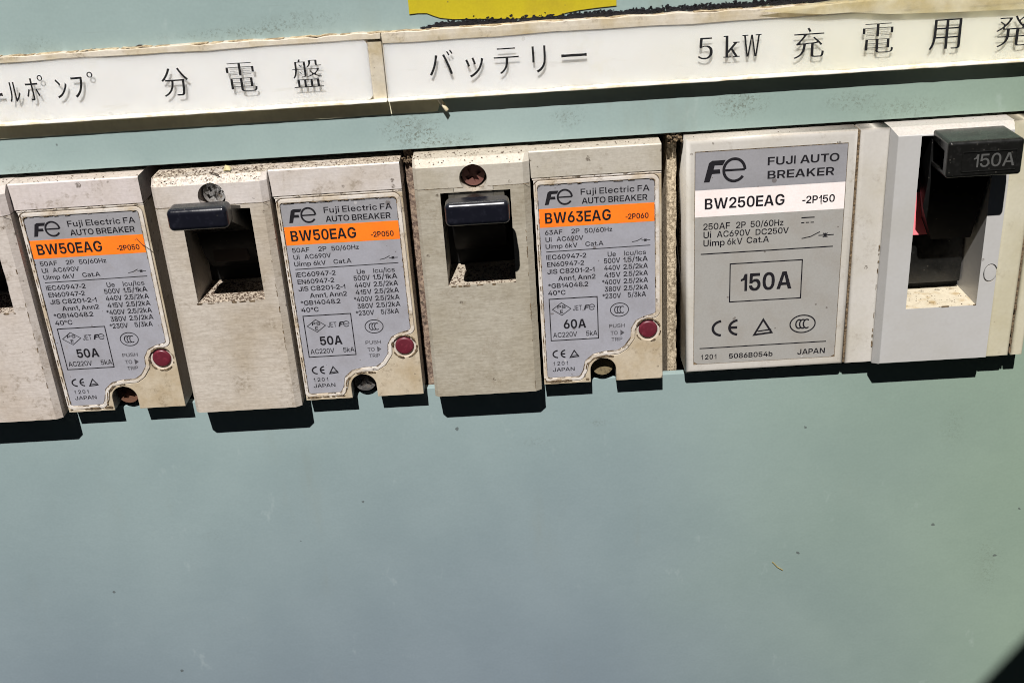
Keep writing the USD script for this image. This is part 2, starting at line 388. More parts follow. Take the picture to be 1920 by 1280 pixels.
FONTS = '/opt/blender-*/*/datafiles/fonts/'
def font(kind, size, weight=400):
    f = ImageFont.truetype(glob.glob(FONTS + ('Noto Sans CJK*' if kind == 'cjk' else 'Inter.woff2'))[0], size)
    if kind != 'cjk':
        try: f.set_variation_by_axes([28, weight])
        except Exception: pass
    return f
_cache, _glyph = {}, {}
def trace(a):
    on = np.pad(a > 127, ((0, 0), (1, 1))).astype(np.int8)
    rows, st = np.nonzero(np.diff(on, axis=1) == 1); en = np.nonzero(np.diff(on, axis=1) == -1)[1]
    return unary_union(shapely.box(st, -rows - 1.0, en, -rows * 1.0)).buffer(.7).buffer(-.7).simplify(.8)
def glyph(ch, weight):
    """one upright letter, left edge at 0, baseline at 0, cap height 1"""
    if (ch, weight) in _glyph: return _glyph[ch, weight]
    f = font('inter', 120, weight)
    cap = -f.getbbox('E', anchor='ls')[1]
    if ch in '1I':
        sw = .105 + (weight - 400) * .00022
        g = sbox(0, 0, sw, 1) if ch == 'I' else unary_union([sbox(.24, 0, .24 + sw, 1), Polygon([(0, .70), (.14, .76), (.24, 1.0), (.24 + sw * .6, 1.0), (.24 + sw * .6, .68), (0, .70 - sw * .75)])])
    else:
        x0, y0, x1, y1 = f.getbbox(ch, anchor='ls')
        im = Image.new('L', (x1 - x0 + 12, y1 - y0 + 12))
        ImageDraw.Draw(im).text((6 - x0, 6 - y0), ch, 255, f, anchor='ls')
        g = affinity.translate(trace(np.asarray(im)), 0, 6 - y0)
        g = affinity.scale(affinity.translate(g, -g.bounds[0], 0), 1 / cap, 1 / cap, origin=(0, 0))
    _glyph[ch, weight] = g
    return g
def glyphs(text, kind='inter', weight=500, thin=0, fat=0):
    """outline of a word, scaled to 1 x 1 over its letters (capital height; descenders go below 0)"""
    key = (text, kind, weight, thin, fat)
    if key in _cache: return _cache[key]
    if kind == 'inter':
        out, x = [], 0.0
        for i, ch in enumerate(text):
            if ch == ' ': x += .30; continue
            g = glyph(ch, weight)
            out.append(affinity.translate(g, x, 0))
            nx = text[i + 1] if i + 1 < len(text) else ''
            gap = .125
            if ch + nx in ('AV', 'VA', 'AT', 'TA', 'PA', 'AP', 'FA', 'kA', 'EA', '0V', 'AU', 'TO', 'TE', '/I', 'u/'): gap = .03 if ch + nx in ('AV', 'AT', 'PA') else .07
            if ch in '-.,*/' or nx in '-.,*/': gap = .07
            x += g.bounds[2] + gap
        s = unary_union(out)
    else:
        f = font(kind, 220, weight)
        x0, y0, x1, y1 = f.getbbox(text, anchor='ls')
        im = Image.new('L', (x1 - x0 + 12, y1 - y0 + 12))
        ImageDraw.Draw(im).text((6 - x0, 6 - y0), text, 255, f, anchor='ls')
        a = np.asarray(im)
        if thin: a = ndimage.grey_erosion(a, size=(thin, 1))
        if fat: a = ndimage.grey_dilation(a, size=(1, fat))
        s = trace(a)
    bx0, bz0, bx1, bz1 = s.bounds
    lo, hi = (0.0, 1.0) if kind == 'inter' else (bz0, bz1)
    s = affinity.translate(s, -bx0, -lo); s = affinity.scale(s, 1 / (bx1 - bx0), 1 / (hi - lo), origin=(0, 0))
    _cache[key] = s
    return s
def word(text, x0, x1, z0, z1, slope=0.0, **k):
    return affinity.translate(affinity.scale(glyphs(text, **k), x1 - x0, z1 - z0, origin=(0, 0)), x0, z0)
def stroke(pts, w): return LineString(pts).buffer(w / 2, cap_style=2, join_style=2)
def frame(x0, z0, x1, z1, w): return sbox(x0, z0, x1, z1).difference(sbox(x0 + w, z0 + w, x1 - w, z1 - w))
def arcpts(x, z, rx, rz, a0, a1, n=24): return [(x + rx * math.cos(math.radians(a)), z + rz * math.sin(math.radians(a))) for a in np.linspace(a0, a1, n)]
def logo(x0, z0, x1, z1):
    """the slanted F joined to a ring shaped like an e"""
    s = (z1 - z0); w = x1 - x0
    q = lambda u, v: (x0 + u * w, z0 + v * s)
    F = Polygon([q(0, 0), q(.14, 0), q(.20, .36), q(.40, .36), q(.385, .56), q(.235, .56), q(.26, .74), q(.46, .74), q(.52, .96), q(.20, .96), q(.12, .86)])
    cx, cz, rx, rz = x0 + .735 * w, z0 + .49 * s, .255 * w, .50 * s
    ring = LineString(arcpts(cx, cz, rx, rz, 0, 325, 50)).buffer(.035 * w, cap_style=2)
    bar = stroke([(cx - rx, cz), (cx + rx + .0 * w, cz)], .055 * w)
    return unary_union([F.difference(Polygon(arcpts(cx, cz, rx * 1.02, rz * 1.02, 0, 360, 40))), ring, bar])
def oval_ccc(x0, z0, x1, z1, w):
    cx, cz, rx, rz = (x0 + x1) / 2, (z0 + z1) / 2, (x1 - x0) / 2, (z1 - z0) / 2
    out = [LineString(arcpts(cx, cz, rx, rz, 0, 360, 48)).buffer(w / 2)]
    for k in (-.28, .02, .32):
        out.append(LineString(arcpts(cx + k * rx, cz, rx * .26, rz * .5, 60, 300, 14)).buffer(w * .55))
    return unary_union(out)
def ce(c, e, w):
    out = []
    for (x0, z0, x1, z1), bar in ((c, 0), (e, 1)):
        cz, rz = (z0 + z1) / 2, (z1 - z0) / 2 - w / 2
        out.append(LineString(arcpts(x1, cz, x1 - x0 - w / 2, rz, 95, 265, 20)).buffer(w / 2, cap_style=2))
        if bar: out.append(stroke([(x0, cz), (x1 - .1 * (x1 - x0), cz)], w))
    return unary_union(out)
def tri_mark(x0, z0, x1, z1, w):
    t = Polygon([(x0, z0), (x1, z0 + .1 * (z1 - z0)), ((x0 + x1) / 2, z1)])
    return unary_union([t.difference(t.buffer(-w)), stroke([(x0 + .25 * (x1 - x0), z0 + .25 * (z1 - z0)), (x1 - .1 * (x1 - x0), z0 + .32 * (z1 - z0))], w * .7)])
def switch_mark(x0, z, x1, w, big=False):
    L = x1 - x0
    out = [stroke([(x0, z), (x0 + .28 * L, z + .05 * L), (x0 + .56 * L, z + .19 * L)], w), stroke([(x0 + .52 * L, z + .07 * L), (x1, z + .07 * L)], w)]
    c = (x0 + .73 * L, z + .07 * L); k = .07 * L
    out += [stroke([(c[0] - k, c[1] - k), (c[0] + k, c[1] + k)], w), stroke([(c[0] - k, c[1] + k), (c[0] + k, c[1] - k)], w), sbox(c[0] - w * .8, c[1] - k, c[0] + w * .8, c[1] + k)]
    return unary_union(out)

def grains(n, region, zf, size=(.10, .32), seed=0):
    """loose grains of dust: region = (x0, x1, h0, h1), zf(x, h) the surface below"""
    r = np.random.default_rng(seed)
    base = trimesh.creation.icosahedron()
    V, F = [], []
    for i in range(n):
        x, h = r.uniform(*region[:2]), r.uniform(*region[2:])
        s = r.uniform(*size) * r.uniform(.6, 1.0)
        v = base.vertices * r.uniform(.55, 1.0, (12, 1)) * s * np.array([1, 1, .6])
        V.append(v + [x, -h, zf(x, h) + s * .18]); F.append(base.faces + 12 * i)
    return trimesh.Trimesh(np.vstack(V), np.vstack(F), process=False)
def ribbon(path, w, h, seed, keep=.6):
    """a broken, uneven line of grime along a path"""
    r = np.random.default_rng(seed); L = LineString(path); out = []
    s = 0.0
    while s < L.length:
        step = r.uniform(.25, 1.3)
        if r.random() < keep:
            pts = [L.interpolate(min(s + t * step, L.length)) for t in (0, .35, .7, 1)]
            g = LineString([(p.x + r.normal(0, .03), p.y + r.normal(0, .03)) for p in pts])
            if g.length > .05: out.append(g.buffer(w * r.uniform(.3, 1.0) / 2, quad_segs=2))
        s += step
    return sheet(unary_union(out), h)
def screw(x, h, z, r, turn=0.3, slot=True):
    c = trimesh.creation.cylinder(r, 1.2, sections=36)
    dome = trimesh.creation.icosphere(3, r * 1.55); dome.apply_scale([1, 1, .45]); dome.apply_translation([0, 0, -r * .2])
    m = man(c) ^ man(dome)
    if slot:
        for a in (0, math.pi / 2):
            b = trimesh.creation.box([r * 1.4, r * .42, 1.9]); b.apply_transform(trimesh.transformations.rotation_matrix(turn + a, [0, 0, 1])); b.apply_translation([0, 0, .75])
            m = m - man(b)
    t = unman(m)
    t.apply_transform(trimesh.transformations.rotation_matrix(math.pi / 2, [1, 0, 0]))     # axis z -> -y
    t.apply_translation([x, -h, z])
    return t

# ================================================================== the setting
HP = -3.5                                        # front of the panel
slot = sbox(-140, -45.0, 151.9, 7.95)
panel_poly = sbox(-230, -260, 330, 150).difference(slot)
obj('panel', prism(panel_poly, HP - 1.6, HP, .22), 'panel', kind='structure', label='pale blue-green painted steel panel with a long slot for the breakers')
inside = trimesh.util.concatenate([prism(sbox(-160, -70, 175, 30), -62, -60), prism(sbox(-160, -70, 175, 30).difference(sbox(-158, -68, 173, 28)), -60, -5.3)])
obj('cabinet_interior', inside, 'void', kind='structure', label='dark inside of the cabinet behind the slot')

# ================================================================== small breakers
LABEL = roundp(Polygon([(0, 0), (23, 0), (23, -28.9), (20.6, -29.5), (18.9, -30.3), (17.9, -32), (17.75, -34.1), (16.4, -36.0), (15, -36.9), (12.2, -37.0), (9.8, -37.5), (8.05, -39), (7.5, -41.3), (6.8, -42.55), (0, -42.55)]), .55)
BODY = sbox(-.8, -44.1, 24.4, .95)
NOTCH = unary_union([circle(11.85, -41.35, 2.72), sbox(9.13, -46, 14.57, -41.35)])
BUTTON = (21.45, -32.6)

def small_label(parent, ha, model, suffix, af, amps):
    lab = obj('label', prism(LABEL, ha - .25, ha, .03, 1), 'label', parent)
    obj('label_head', sheet(LABEL.intersection(sbox(-1, -5.1, 24, 1)).buffer(-.06), ha + .006), 'label_head', lab)
    obj('orange_band', prism(sbox(.05, -8.85, 22.97, -4.95), ha, ha + .02), 'band', lab)
    T = ha + .03
    obj('logo', sheet(logo(1.25, -4.15, 6.75, -1.2), T), 'ink', lab)
    obj('maker_lettering', sheet(unary_union([word('Fuji Electric FA', 8.45, 22.05, -2.47, -1.22, weight=560), word('AUTO BREAKER', 8.6, 21.6, -4.35, -3.13, weight=620)]), T), 'ink', lab)
    obj('model_lettering', sheet(unary_union([word(model, 1.15, 14.3, -8.05, -5.8, weight=720), word(suffix, 17.2, 21.8, -8.12, -7.0, weight=700)]), T + .01), 'ink', lab)
    W = lambda t, x0, x1, z0, z1, w=500: word(t, x0, x1, z0, z1, weight=w + 60)
    spec = [W(af, 1.0, 4.5, -10.42, -9.45), W('2P', 6.3, 7.95, -10.42, -9.45), W('50/60Hz', 8.95, 14.5, -10.47, -9.5), W('Ui', 1.03, 2.3, -11.93, -10.95), W('AC690V', 3.27, 8.65, -11.9, -10.93),
            W('Uimp', .98, 4.4, -13.4, -12.42), W('6kV', 4.9, 7.4, -13.4, -12.42), W('Cat.A', 9.0, 12.65, -13.3, -12.35), switch_mark(18.4, -13.0, 22.1, .13),
            stroke([(1.05, -14.05), (22.1, -13.9)], .16)]
    z = -15.75
    for i, t in enumerate(['IEC60947-2', 'EN60947-2', 'JIS C8201-2-1', 'Ann1, Ann2', '*GB14048.2', '40°C']):
        x0, x1 = [(1.0, 9.1), (1.1, 8.6), (1.05, 10.7), (3.2, 10.85), (1.1, 9.3), (1.0, 4.6)][i]
        spec.append(W(t, x0, x1, z - i * 1.57, z - i * 1.57 + 1.02, 560))
    spec += [W('Ue', 13.45, 15.1, -15.85, -14.8), W('Icu/Ics', 16.8, 21.2, -15.8, -14.8, 450)]
    for i, (v, k) in enumerate([('500V', '1.5/1kA'), ('440V', '2.5/2kA'), ('415V', '2.5/2kA'), ('*400V', '2.5/2kA'), ('380V', '2.5/2kA'), ('*230V', '5/3kA')]):
        zz = -17.28 - i * 1.555
        spec.append(W(v, 12.15 if v[0] == '*' else 12.65, 15.95, zz, zz + 1.08, 560)); spec.append(W(k, 17.35 if k[0] == '5' else 16.55, 21.1 if k[0] == '5' else 21.55, zz + .03, zz + 1.11, 560))
    obj('rating_lettering', sheet(unary_union(spec), T), 'ink_small', lab)
    bx = [frame(1.05, -34.0, 11.15, -24.35, .2), W(amps, 3.9, 8.55, -31.3, -29.3, 680), W('AC220V', 1.6, 6.6, -33.2, -32.1, 450), W('5kA', 8.5, 10.85, -33.2, -32.1, 450)]
    dm = Polygon([(1.6, -26.8), (3.63, -25.3), (5.66, -26.8), (3.63, -28.3)])
    bx += [dm.difference(dm.buffer(-.14)), W('PS', 2.75, 4.5, -26.65, -25.95, 600), W('E', 3.3, 3.9, -27.75, -27.0, 600)]
    obj('rating_box', sheet(unary_union(bx), T), 'ink', lab)
    obj('small_marks', sheet(unary_union([W('JET', 5.95, 7.85, -27.3, -26.15, 400), logo(8.2, -27.3, 10.5, -26.1)]), T), 'ink_small', lab)
    obj('approval_marks', sheet(unary_union([oval_ccc(13.7, -29.2, 17.45, -26.2, .17), ce((1.24, -38.05, 2.5, -36.1), (2.95, -38.05, 4.05, -36.1), .3), tri_mark(4.75, -38.15, 6.95, -36.2, .24)]), T), 'ink', lab)
    obj('trip_lettering', sheet(unary_union([W('PUSH', 13.35, 16.6, -31.7, -30.9), W('TO', 13.6, 15.1, -33.35, -32.5), W('TRIP', 13.75, 16.05, -34.8, -33.98), Polygon([(15.65, -33.6), (15.65, -32.3), (16.5, -32.95)])]), T), 'ink_grey', lab)
    obj('date_lettering', sheet(unary_union([W(ch, 1.25 + i * .92 + (.1 if ch == '1' else 0), 1.25 + i * .92 + (.4 if ch == '1' else .62), -39.72, -38.85, 480) for i, ch in enumerate('1201')] + [W('JAPAN', 1.15, 5.8, -41.15, -40.3, 480)]), T), 'ink_small', lab)
    return lab

def small_breaker(x, dz, label, model, suffix, af, amps, knob, screws, seed, tab, mc, dusty_):
    t = thing('circuit_breaker', label, 'circuit breaker', (x, 0, dz))
    # --- right column: body with the recessed label
    obj('body', [prism(BODY.difference(NOTCH), -13, -.32, 0), prism(sbox(-24, -44, 24.4, 6.9), -30, -13.05, 0)], 'body', t, smooth=False)
    seam = LABEL.buffer(.95).exterior.buffer(.075)
    face = BODY.difference(NOTCH).difference(LABEL.buffer(.10)).difference(circle(*BUTTON, 2.42)).difference(seam)
    ps = sorted(polys(face), key=lambda p: -p.area)
    lowright = [p for p in ps if p.centroid.x > 15 and p.centroid.y < -36]
    rest = MultiPolygon([p for p in ps if p not in lowright])
    obj('label_frame', prism(rest, -.315, .10, .09, 2), 'frame', t, smooth=False)
    obj('corner_piece', prism(MultiPolygon(lowright), -.315, 0, .07, 1), 'corner', t, smooth=False)
    small_label(t, -.10, model, suffix, af, amps)
    gp = list(LABEL.buffer(.08).exterior.coords)
    gr = [ribbon(gp, .22, .112, seed, .6), ribbon(list(LABEL.buffer(.95).exterior.intersection(BODY.buffer(-.1)).geoms[0].coords) if LABEL.buffer(.95).exterior.intersection(BODY.buffer(-.1)).geom_type != 'LineString' else list(LABEL.buffer(.95).exterior.intersection(BODY.buffer(-.1)).coords), .20, .114, seed + 1, .65),
          ribbon([(-.3, -43.4), (8.6, -43.3)], .7, .116, seed + 2, .75), ribbon([(7.9, -42.6), (8.4, -39.9), (10, -38.4), (12.6, -38.1), (14.6, -38.3)], .45, .118, seed + 3, .6), ribbon([(-.45, .4), (-.45, -43.5)], .28, .112, seed + 6, .5), ribbon(arcpts(*BUTTON, 2.6, 2.6, 0, 360, 30), .5, .12, seed + 4, .7)]
    gr += [ribbon([(-23.8, 1.37), (-1.7, 1.37)], .16, 2.71, seed + 7, .6), ribbon([(-1.3, 1.45), (24.2, 1.45)], .14, .125, seed + 8, .5), ribbon([(-2.75, -8), (-2.75, -43.8)], .22, 2.71, seed + 9, .2), ribbon([(-19.2, -19.25), (-5.3, -19.25)], .5, 2.715, seed + 12, .35)]
    obj('grime', gr, 'grime', t, smooth=False, kind='stuff')
    # --- terminal cover above the label
    ridge = prism(sbox(-1.0, 1.07, 24.4, 1.36), -3, -.02, .06, 1)
    obj('seam_strip', ridge, 'frame', t)
    tc = along_x([(-13, 1.5), (.0, 1.5), (.12, 1.62), (.12, 6.75), (-.1, 7.0), (-13, 7.0)], -1.45, 24.4)
    obj('terminal_cover', tc, 'cap' + mc, t, smooth=20)
    # --- left column: the raised switch cover with its window
    prof = [(-24, -13), (-24, 2.1), (-23.3, 2.7), (-2.7, 2.7), (-1.4, 1.9), (-1.4, -13)]
    cut = sbox(-19.05, -19.05, -5.35, .45)
    lower = man(along_z(prof, -44.1, 1.27)) - man(prism(cut, -30, 10))
    tabp = sbox(-16.3, .55, -8.7, 2)
    if tab: lower = lower - man(prism(tabp.buffer(.09), -30, 10))
    hole = circle(-12.4, 3.2, 2.68)
    lower = lower - man(prism(hole, -1.7, 10))
    obj('switch_cover', unman(lower), 'cover' + mc, t, smooth=20)
    capb = man(hull([(px, ph, 1.42) for px, ph in prof] + [(px, ph, 5.7) for px, ph in prof] + [(-24, -13, 7.1), (-1.4, -13, 7.1), (-23.6, 1.2, 7.1), (-2.2, 1.2, 7.1), (-1.4, .6, 7.1), (-24, .7, 7.1)]))
    if tab: capb = capb + man(prism(sbox(-16.3, .55, -8.7, 2), -10, 2.7))
    obj('cover_cap', unman(capb - man(prism(hole, -1.6, 10))), 'cap' + mc, t, smooth=20)
    # --- switch mechanism behind the window
    cyl = trimesh.creation.cylinder(13.5, 10.6, sections=72); cyl.apply_transform(trimesh.transformations.rotation_matrix(math.pi / 2, [0, 1, 0])); cyl.apply_translation([-12.2, 13.9, -3.2])
    obj('switch_drum', [cyl, prism(sbox(-19.0, -18.9, -5.4, .4), -29, -9.5)], 'drum', t, smooth=40)
    if not tab: obj('drum_plate', prism(sbox(-15.6, -12.2, -8.6, -8.6), -5.6, -1.95, .2), 'brownplate', t)
    kx0, kx1, kz0, kz1, kh = knob
    r = .9
    kn = trimesh.util.concatenate([rbox(kx0, kx1, kh - 4.6, kh, kz0 + .35, kz1 - .15, 1.05, 3)])
    obj('handle', kn, 'navy', t, smooth=40)
    zc = (kz0 + kz1) / 2; kc = (kx0 + kx1) / 2
    stem = hull([(kc + sx * 5.3, kh - 3.4, zc + sz * 1.6) for sx in (-1, 1) for sz in (-1, 1)] + [(-12.2 + sx * 5.5, -.5, -2.6 + sz * 2.6) for sx in (-1, 1) for sz in (-1, 1)])
    obj('handle_stem', stem, 'black', t)
    # --- button and screws
    bt = prism(circle(*BUTTON, 2.0), -1.2, .12, .5, 4)
    obj('trip_button', bt, 'rose', t, smooth=50)
    top, low = screws
    if top: obj('screw', screw(-12.4, -.1, 3.2, 2.2, .5), top, t, smooth=40)
    if low:
        obj('screw', screw(11.85, -2.9, -41.4, 2.3, 1.0, low != 'brass'), low, t, smooth=40)
        obj('screw_pillar', prism(circle(11.85, -41.4, 2.4), -13, -3.3), 'drum', t)
    # --- dust lying on the ledges
    def top_z(xx, hh): return 7.1 if hh < 1.2 else 7.1 - (hh - 1.2) * .93
    d = [grains(int(330 * dusty_), (-23.8, -2.5, -3.3, 2.5), top_z, seed=seed + 10), grains(int(160 * dusty_), (-1.3, 24.2, -3.3, -.1), lambda a, b: 7.0, (.08, .25), seed + 11), grains(700 if tab == 0 else 380, (-18.9, -5.5, -7.5, 2.6), lambda a, b: -19.05, (.12, .36), seed + 12)]
    obj('dust', d, 'dust', t, smooth=False, kind='stuff')
    return t

B1, B2, B3 = -51.3, 0.0, 51.08
small_breaker(B1, 0.0, 'small beige breaker with orange band, cut off by the left edge, rusty lower screw', 'BW50EAG', '-2P050', '50AF', '50A', (-18.6, -6.6, -.4, 4.5, 14), (None, 'rusty'), 100, 0, '_pink', .35)
small_breaker(B2, -.4, 'small beige breaker marked 50A, its switch window deep with dust, silver screws', 'BW50EAG', '-2P050', '50AF', '50A', (-19.0, -7.5, -.9, 4.0, 12), ('steel', 'steel'), 200, 0, '', 1.0)
small_breaker(B3, .1, 'small beige breaker marked 60A with a red-rusted top screw, left of the large breaker', 'BW63EAG', '-2P060', '63AF', '60A', (-17.7, -5.6, -3.4, 1.7, 13.2), ('redrust', 'brass'), 300, 1, '_grey', .3)

# ================================================================== large breaker
def big_breaker():
    t = thing('large_circuit_breaker', 'large pale breaker with a white band and a black handle marked 150A, at right', 'circuit breaker')
    bodyp = sbox(80.4, -43.3, 113.7, 7.3)
    lab = sbox(82.05, -41.3, 111.75, 4.85)
    rec = prism(lab.buffer(.06), -.14, 5)
    obj('body', unman(man(prism(bodyp, -30, 0, .95, 4)) - man(rec)), 'big', t, smooth=35)
    obj('side_strip', prism(sbox(114.15, -43.3, 119.9, 7.3), -30, -.05, .8, 4), 'big', t, smooth=35)
    obj('side_strip', prism(sbox(143.2, -43.2, 148.2, 7.3), -30, .9, .8, 4), 'bigside', t, smooth=35)
    obj('side_strip', prism(sbox(148.75, -43.2, 151.2, 7.3), -30, .75, .7, 4), 'bigside', t, smooth=35)
    obj('seam', prism(sbox(113.7, -43.0, 114.15, 7.0), -30, -.6), 'grime', t)
    obj('seam', prism(sbox(148.2, -43.0, 148.75, 7.0), -30, -.1), 'grime', t)
    # the raised switch cover with a slanted left side
    cv = hull([(119.7, -30, z) for z in (-43.3, 7.4)] + [(143.9, -30, z) for z in (-43.3, 7.4)] + [(119.7, 0, -43.3), (119.7, 0, 7.35), (143.4, 0, 7.35), (143.4, 0, -43.2)] + [(120.6, 1.85, z) for z in (-42.7, 6.2)] + [(120.75, 2.0, z) for z in (-42.5, 6.0)] + [(142.9, 2.0, z) for z in (-42.5, 6.0)])
    win = sbox(125.2, -30.4, 139.55, 5.8)
    cvm = man(cv) - man(prism(win, -40, 10))
    cvm = cvm - man(prism(Polygon(arcpts(141.65, -23.45, 1.45, 2.0, 0, 360, 40)), 1.1, 6))
    obj('switch_cover', unman(cvm), 'bigcover', t, smooth=20)
    obj('window_sill', prism(sbox(125.22, -30.9, 139.53, -30.36), -8.7, 1.9), 'sill', t, smooth=False)
    # round plug on the cover
    c0 = (141.65, -23.45)
    obj('round_plug', prism(Polygon(arcpts(*c0, 1.22, 1.75, 0, 360, 40)), 1.2, 1.98, .08, 2), 'bigcover', t)
    # inside the window
    obj('switch_drum', [prism(win.buffer(-.04), -30, -8.8), hull([(x, h, z) for x in (127.2, 138.6) for h, z in [(-9, 5), (2, 5), (2.0, -3), (.5, -9)]] + [(x, h, -17.2) for x in (130.6, 138.6) for h in (-9, -2.5)])], 'drum', t)
    obj('front_plate', prism(sbox(125.6, -28.6, 139.2, -17.3), -9, -6.6, .4), 'black', t)
    obj('red_flag', hull([(x, h, z) for h in (-4.2, -4.5) for x, z in [(126.6, -16.6), (131.4, -16.7), (129.0, -7.5), (126.6, -7.5)]]), 'redflag', t)
    # black handle
    k = man(rbox(127.4, 141.5, -.5, 10.2, -.35, 6.65, .7, 3))
    hol = hull([(x, h, z) for x in (120, 138) for h, z in [(.8, .75), (8.4, .75), (8.4, 4.6), (.8, 5.2)]])
    k = k - man(hol)
    kn = obj('handle', unman(k), 'black', t, smooth=40)
    obj('handle_window', prism(rrect(130.1, .75, 140.3, 4.7, .25).difference(rrect(130.3, .95, 140.1, 4.5, .2)), 10.15, 10.32, .05), 'black', kn)
    obj('handle_lettering', sheet(word('150A', 132.3, 139.9, 1.6, 4.1, weight=520), 10.23), 'ink_knob', kn)
    obj('handle_stem', hull([(x, h, z) for x in (129.5, 139.4) for h, z in [(0, 5.5), (2, 1), (0, -6), (-6, 5.5), (-6, -8), (4, 5.5)]]), 'drum', t)
    # label
    L = obj('label', prism(lab, -.13, -.05, .02, 1), 'label_big', t)
    obj('label_head', sheet(sbox(82.1, -3.02, 111.7, 4.8), -.044), 'label_head', L, label='darker grey head of the label')
    obj('white_band', prism(sbox(82.06, -8.55, 111.74, -3.0), -.05, -.035), 'white_band', L)
    T = -.025
    W = lambda t_, x0, x1, z0, z1, w=520: word(t_, x0, x1, z0, z1, weight=w + 60)
    obj('label_outline', sheet(unary_union([stroke([(82.05, 4.85), (111.75, 4.85)], .22), stroke([(82.05, 4.85), (82.05, -41.3)], .12), stroke([(111.75, 4.85), (111.75, -41.3)], .10), stroke([(82.05, -41.3), (111.75, -41.3)], .10), Polygon([(82.05, -41.3), (83, -41.3), (82.05, -40.6)]), Polygon([(111.75, -41.3), (110.8, -41.3), (111.75, -40.7)])]), T + .004), 'grime', L)
    obj('logo', sheet(logo(83.8, -1.4, 91.9, 3.1), T), 'ink', L)
    obj('maker_lettering', sheet(unary_union([W('FUJI AUTO', 96.25, 110.2, 1.3, 2.95, 600), W('BREAKER', 96.3, 109.35, -1.45, .2, 600)]), T), 'ink', L)
    obj('model_lettering', sheet(unary_union([W('BW250EAG', 84.05, 99.85, -7.0, -4.75, 640), W('-2P150', 103.35, 109.8, -7.0, -5.45, 640)]), T), 'ink', L)
    sp = [W('250AF', 83.8, 89.15, -11.3, -9.95), W('2P', 90.35, 92.3, -11.3, -9.98), W('50/60Hz', 93.25, 99.8, -11.3, -10.0), W('Ui', 83.85, 85.4, -13.05, -11.7), W('AC690V', 86.55, 93.25, -13.0, -11.7), W('DC250V', 94.3, 100.95, -13.0, -11.75),
          W('Uimp', 83.85, 88.15, -14.8, -13.45), W('6kV', 88.65, 91.7, -14.75, -13.4), W('Cat.A', 92.55, 97.05, -14.65, -13.35)]
    obj('rating_lettering', sheet(unary_union(sp), T), 'ink', L)
    dc = [stroke([(103.35, -9.95), (106, -9.95)], .24)] + [stroke([(103.35 + i * .95, -11), (104.0 + i * .95, -11)], .2) for i in range(3)]
    obj('current_marks', sheet(unary_union(dc + [switch_mark(103.6, -14.35, 110.05, .2)]), T), 'ink', L)
    obj('rule_line', sheet(stroke([(83.35, -16.45), (110, -16.4)], .24), T), 'ink', L)
    obj('rule_line', sheet(stroke([(83.3, -37.62), (109.8, -37.6)], .24), T), 'ink', L)
    obj('rating_box', sheet(unary_union([frame(89.25, -27.45, 104.1, -18.8, .24), W('150A', 91.6, 102.0, -25.1, -21.3, 660)]), T), 'ink', L)
    obj('approval_marks', sheet(unary_union([ce((85.75, -35.1, 87.9, -31.3), (89.2, -35.1, 91.3, -31.3), .55), tri_mark(94.3, -35.4, 98.65, -31.35, .42), oval_ccc(102.1, -35.25, 107.3, -31.3, .28)]), T), 'ink', L)
    obj('date_lettering', sheet(unary_union([W(ch, 83.5 + i * .95 + (.1 if ch == '1' else 0), 83.5 + i * .95 + (.5 if ch == '1' else .75), -40.25, -39.1, 600) for i, ch in enumerate('1201')] + [W('5086B054b', 89.5, 98.7, -40.35, -39.2, 640), W('JAPAN', 103.9, 109.7, -40.35, -39.1, 600)]), T), 'ink', L)
    gr = [ribbon([(125.3, -30.35), (139.4, -30.3)], .4, 2.02, 61, .35), ribbon([(119.4, -12), (119.4, -43)], .30, .0, 62, .22), ribbon([(148.3, -30), (148.3, -42.8)], .5, .93, 63, .35)]
    obj('grime', gr, 'grime', t, smooth=False, kind='stuff')
    d = [grains(40, (81, 143, -3.3, -1.2), lambda a, b: 7.32, (.06, .2), 70), grains(70, (125.4, 139.4, -8, 1.9), lambda a, b: -30.4, (.08, .25), 71)]
    obj('dust', d, 'dust', t, smooth=False, kind='stuff')
big_breaker()

# dust-caked dividers in the gaps
def post(name, x0, x1, hf, mat, label, seed):
    r = np.random.default_rng(seed); n = 60
    zs = np.linspace(-60, 9, n); P = []
    V, F = [], []
    xs = np.linspace(x0, x1, 7)
    for z in zs:
        for j, x in enumerate(xs):
            V.append([x + r.normal(0, .05), -(hf + r.normal(0, .10) - .5 * ((j - 3) / 3) ** 2), z])
    V = np.array(V)
    for i in range(n - 1):
        for j in range(6):
            a = i * 7 + j; F += [[a, a + 1, a + 8], [a, a + 8, a + 7]]
    back = prism(sbox(x0, -60, x1, 9), hf - 20, hf - .75)
    o = obj(name, [trimesh.Trimesh(V, F, process=False), back], mat, None, smooth=60)
    return say(o, label, 'divider')
post('divider', 77.5, 79.4, -7.0, 'post', 'sandy dust-caked divider in the gap left of the large breaker', 5)
post('divider', 24.9, 26.9, -5.2, 'post_dark', 'narrow brown dusty divider in the gap between the two middle small breakers', 6)

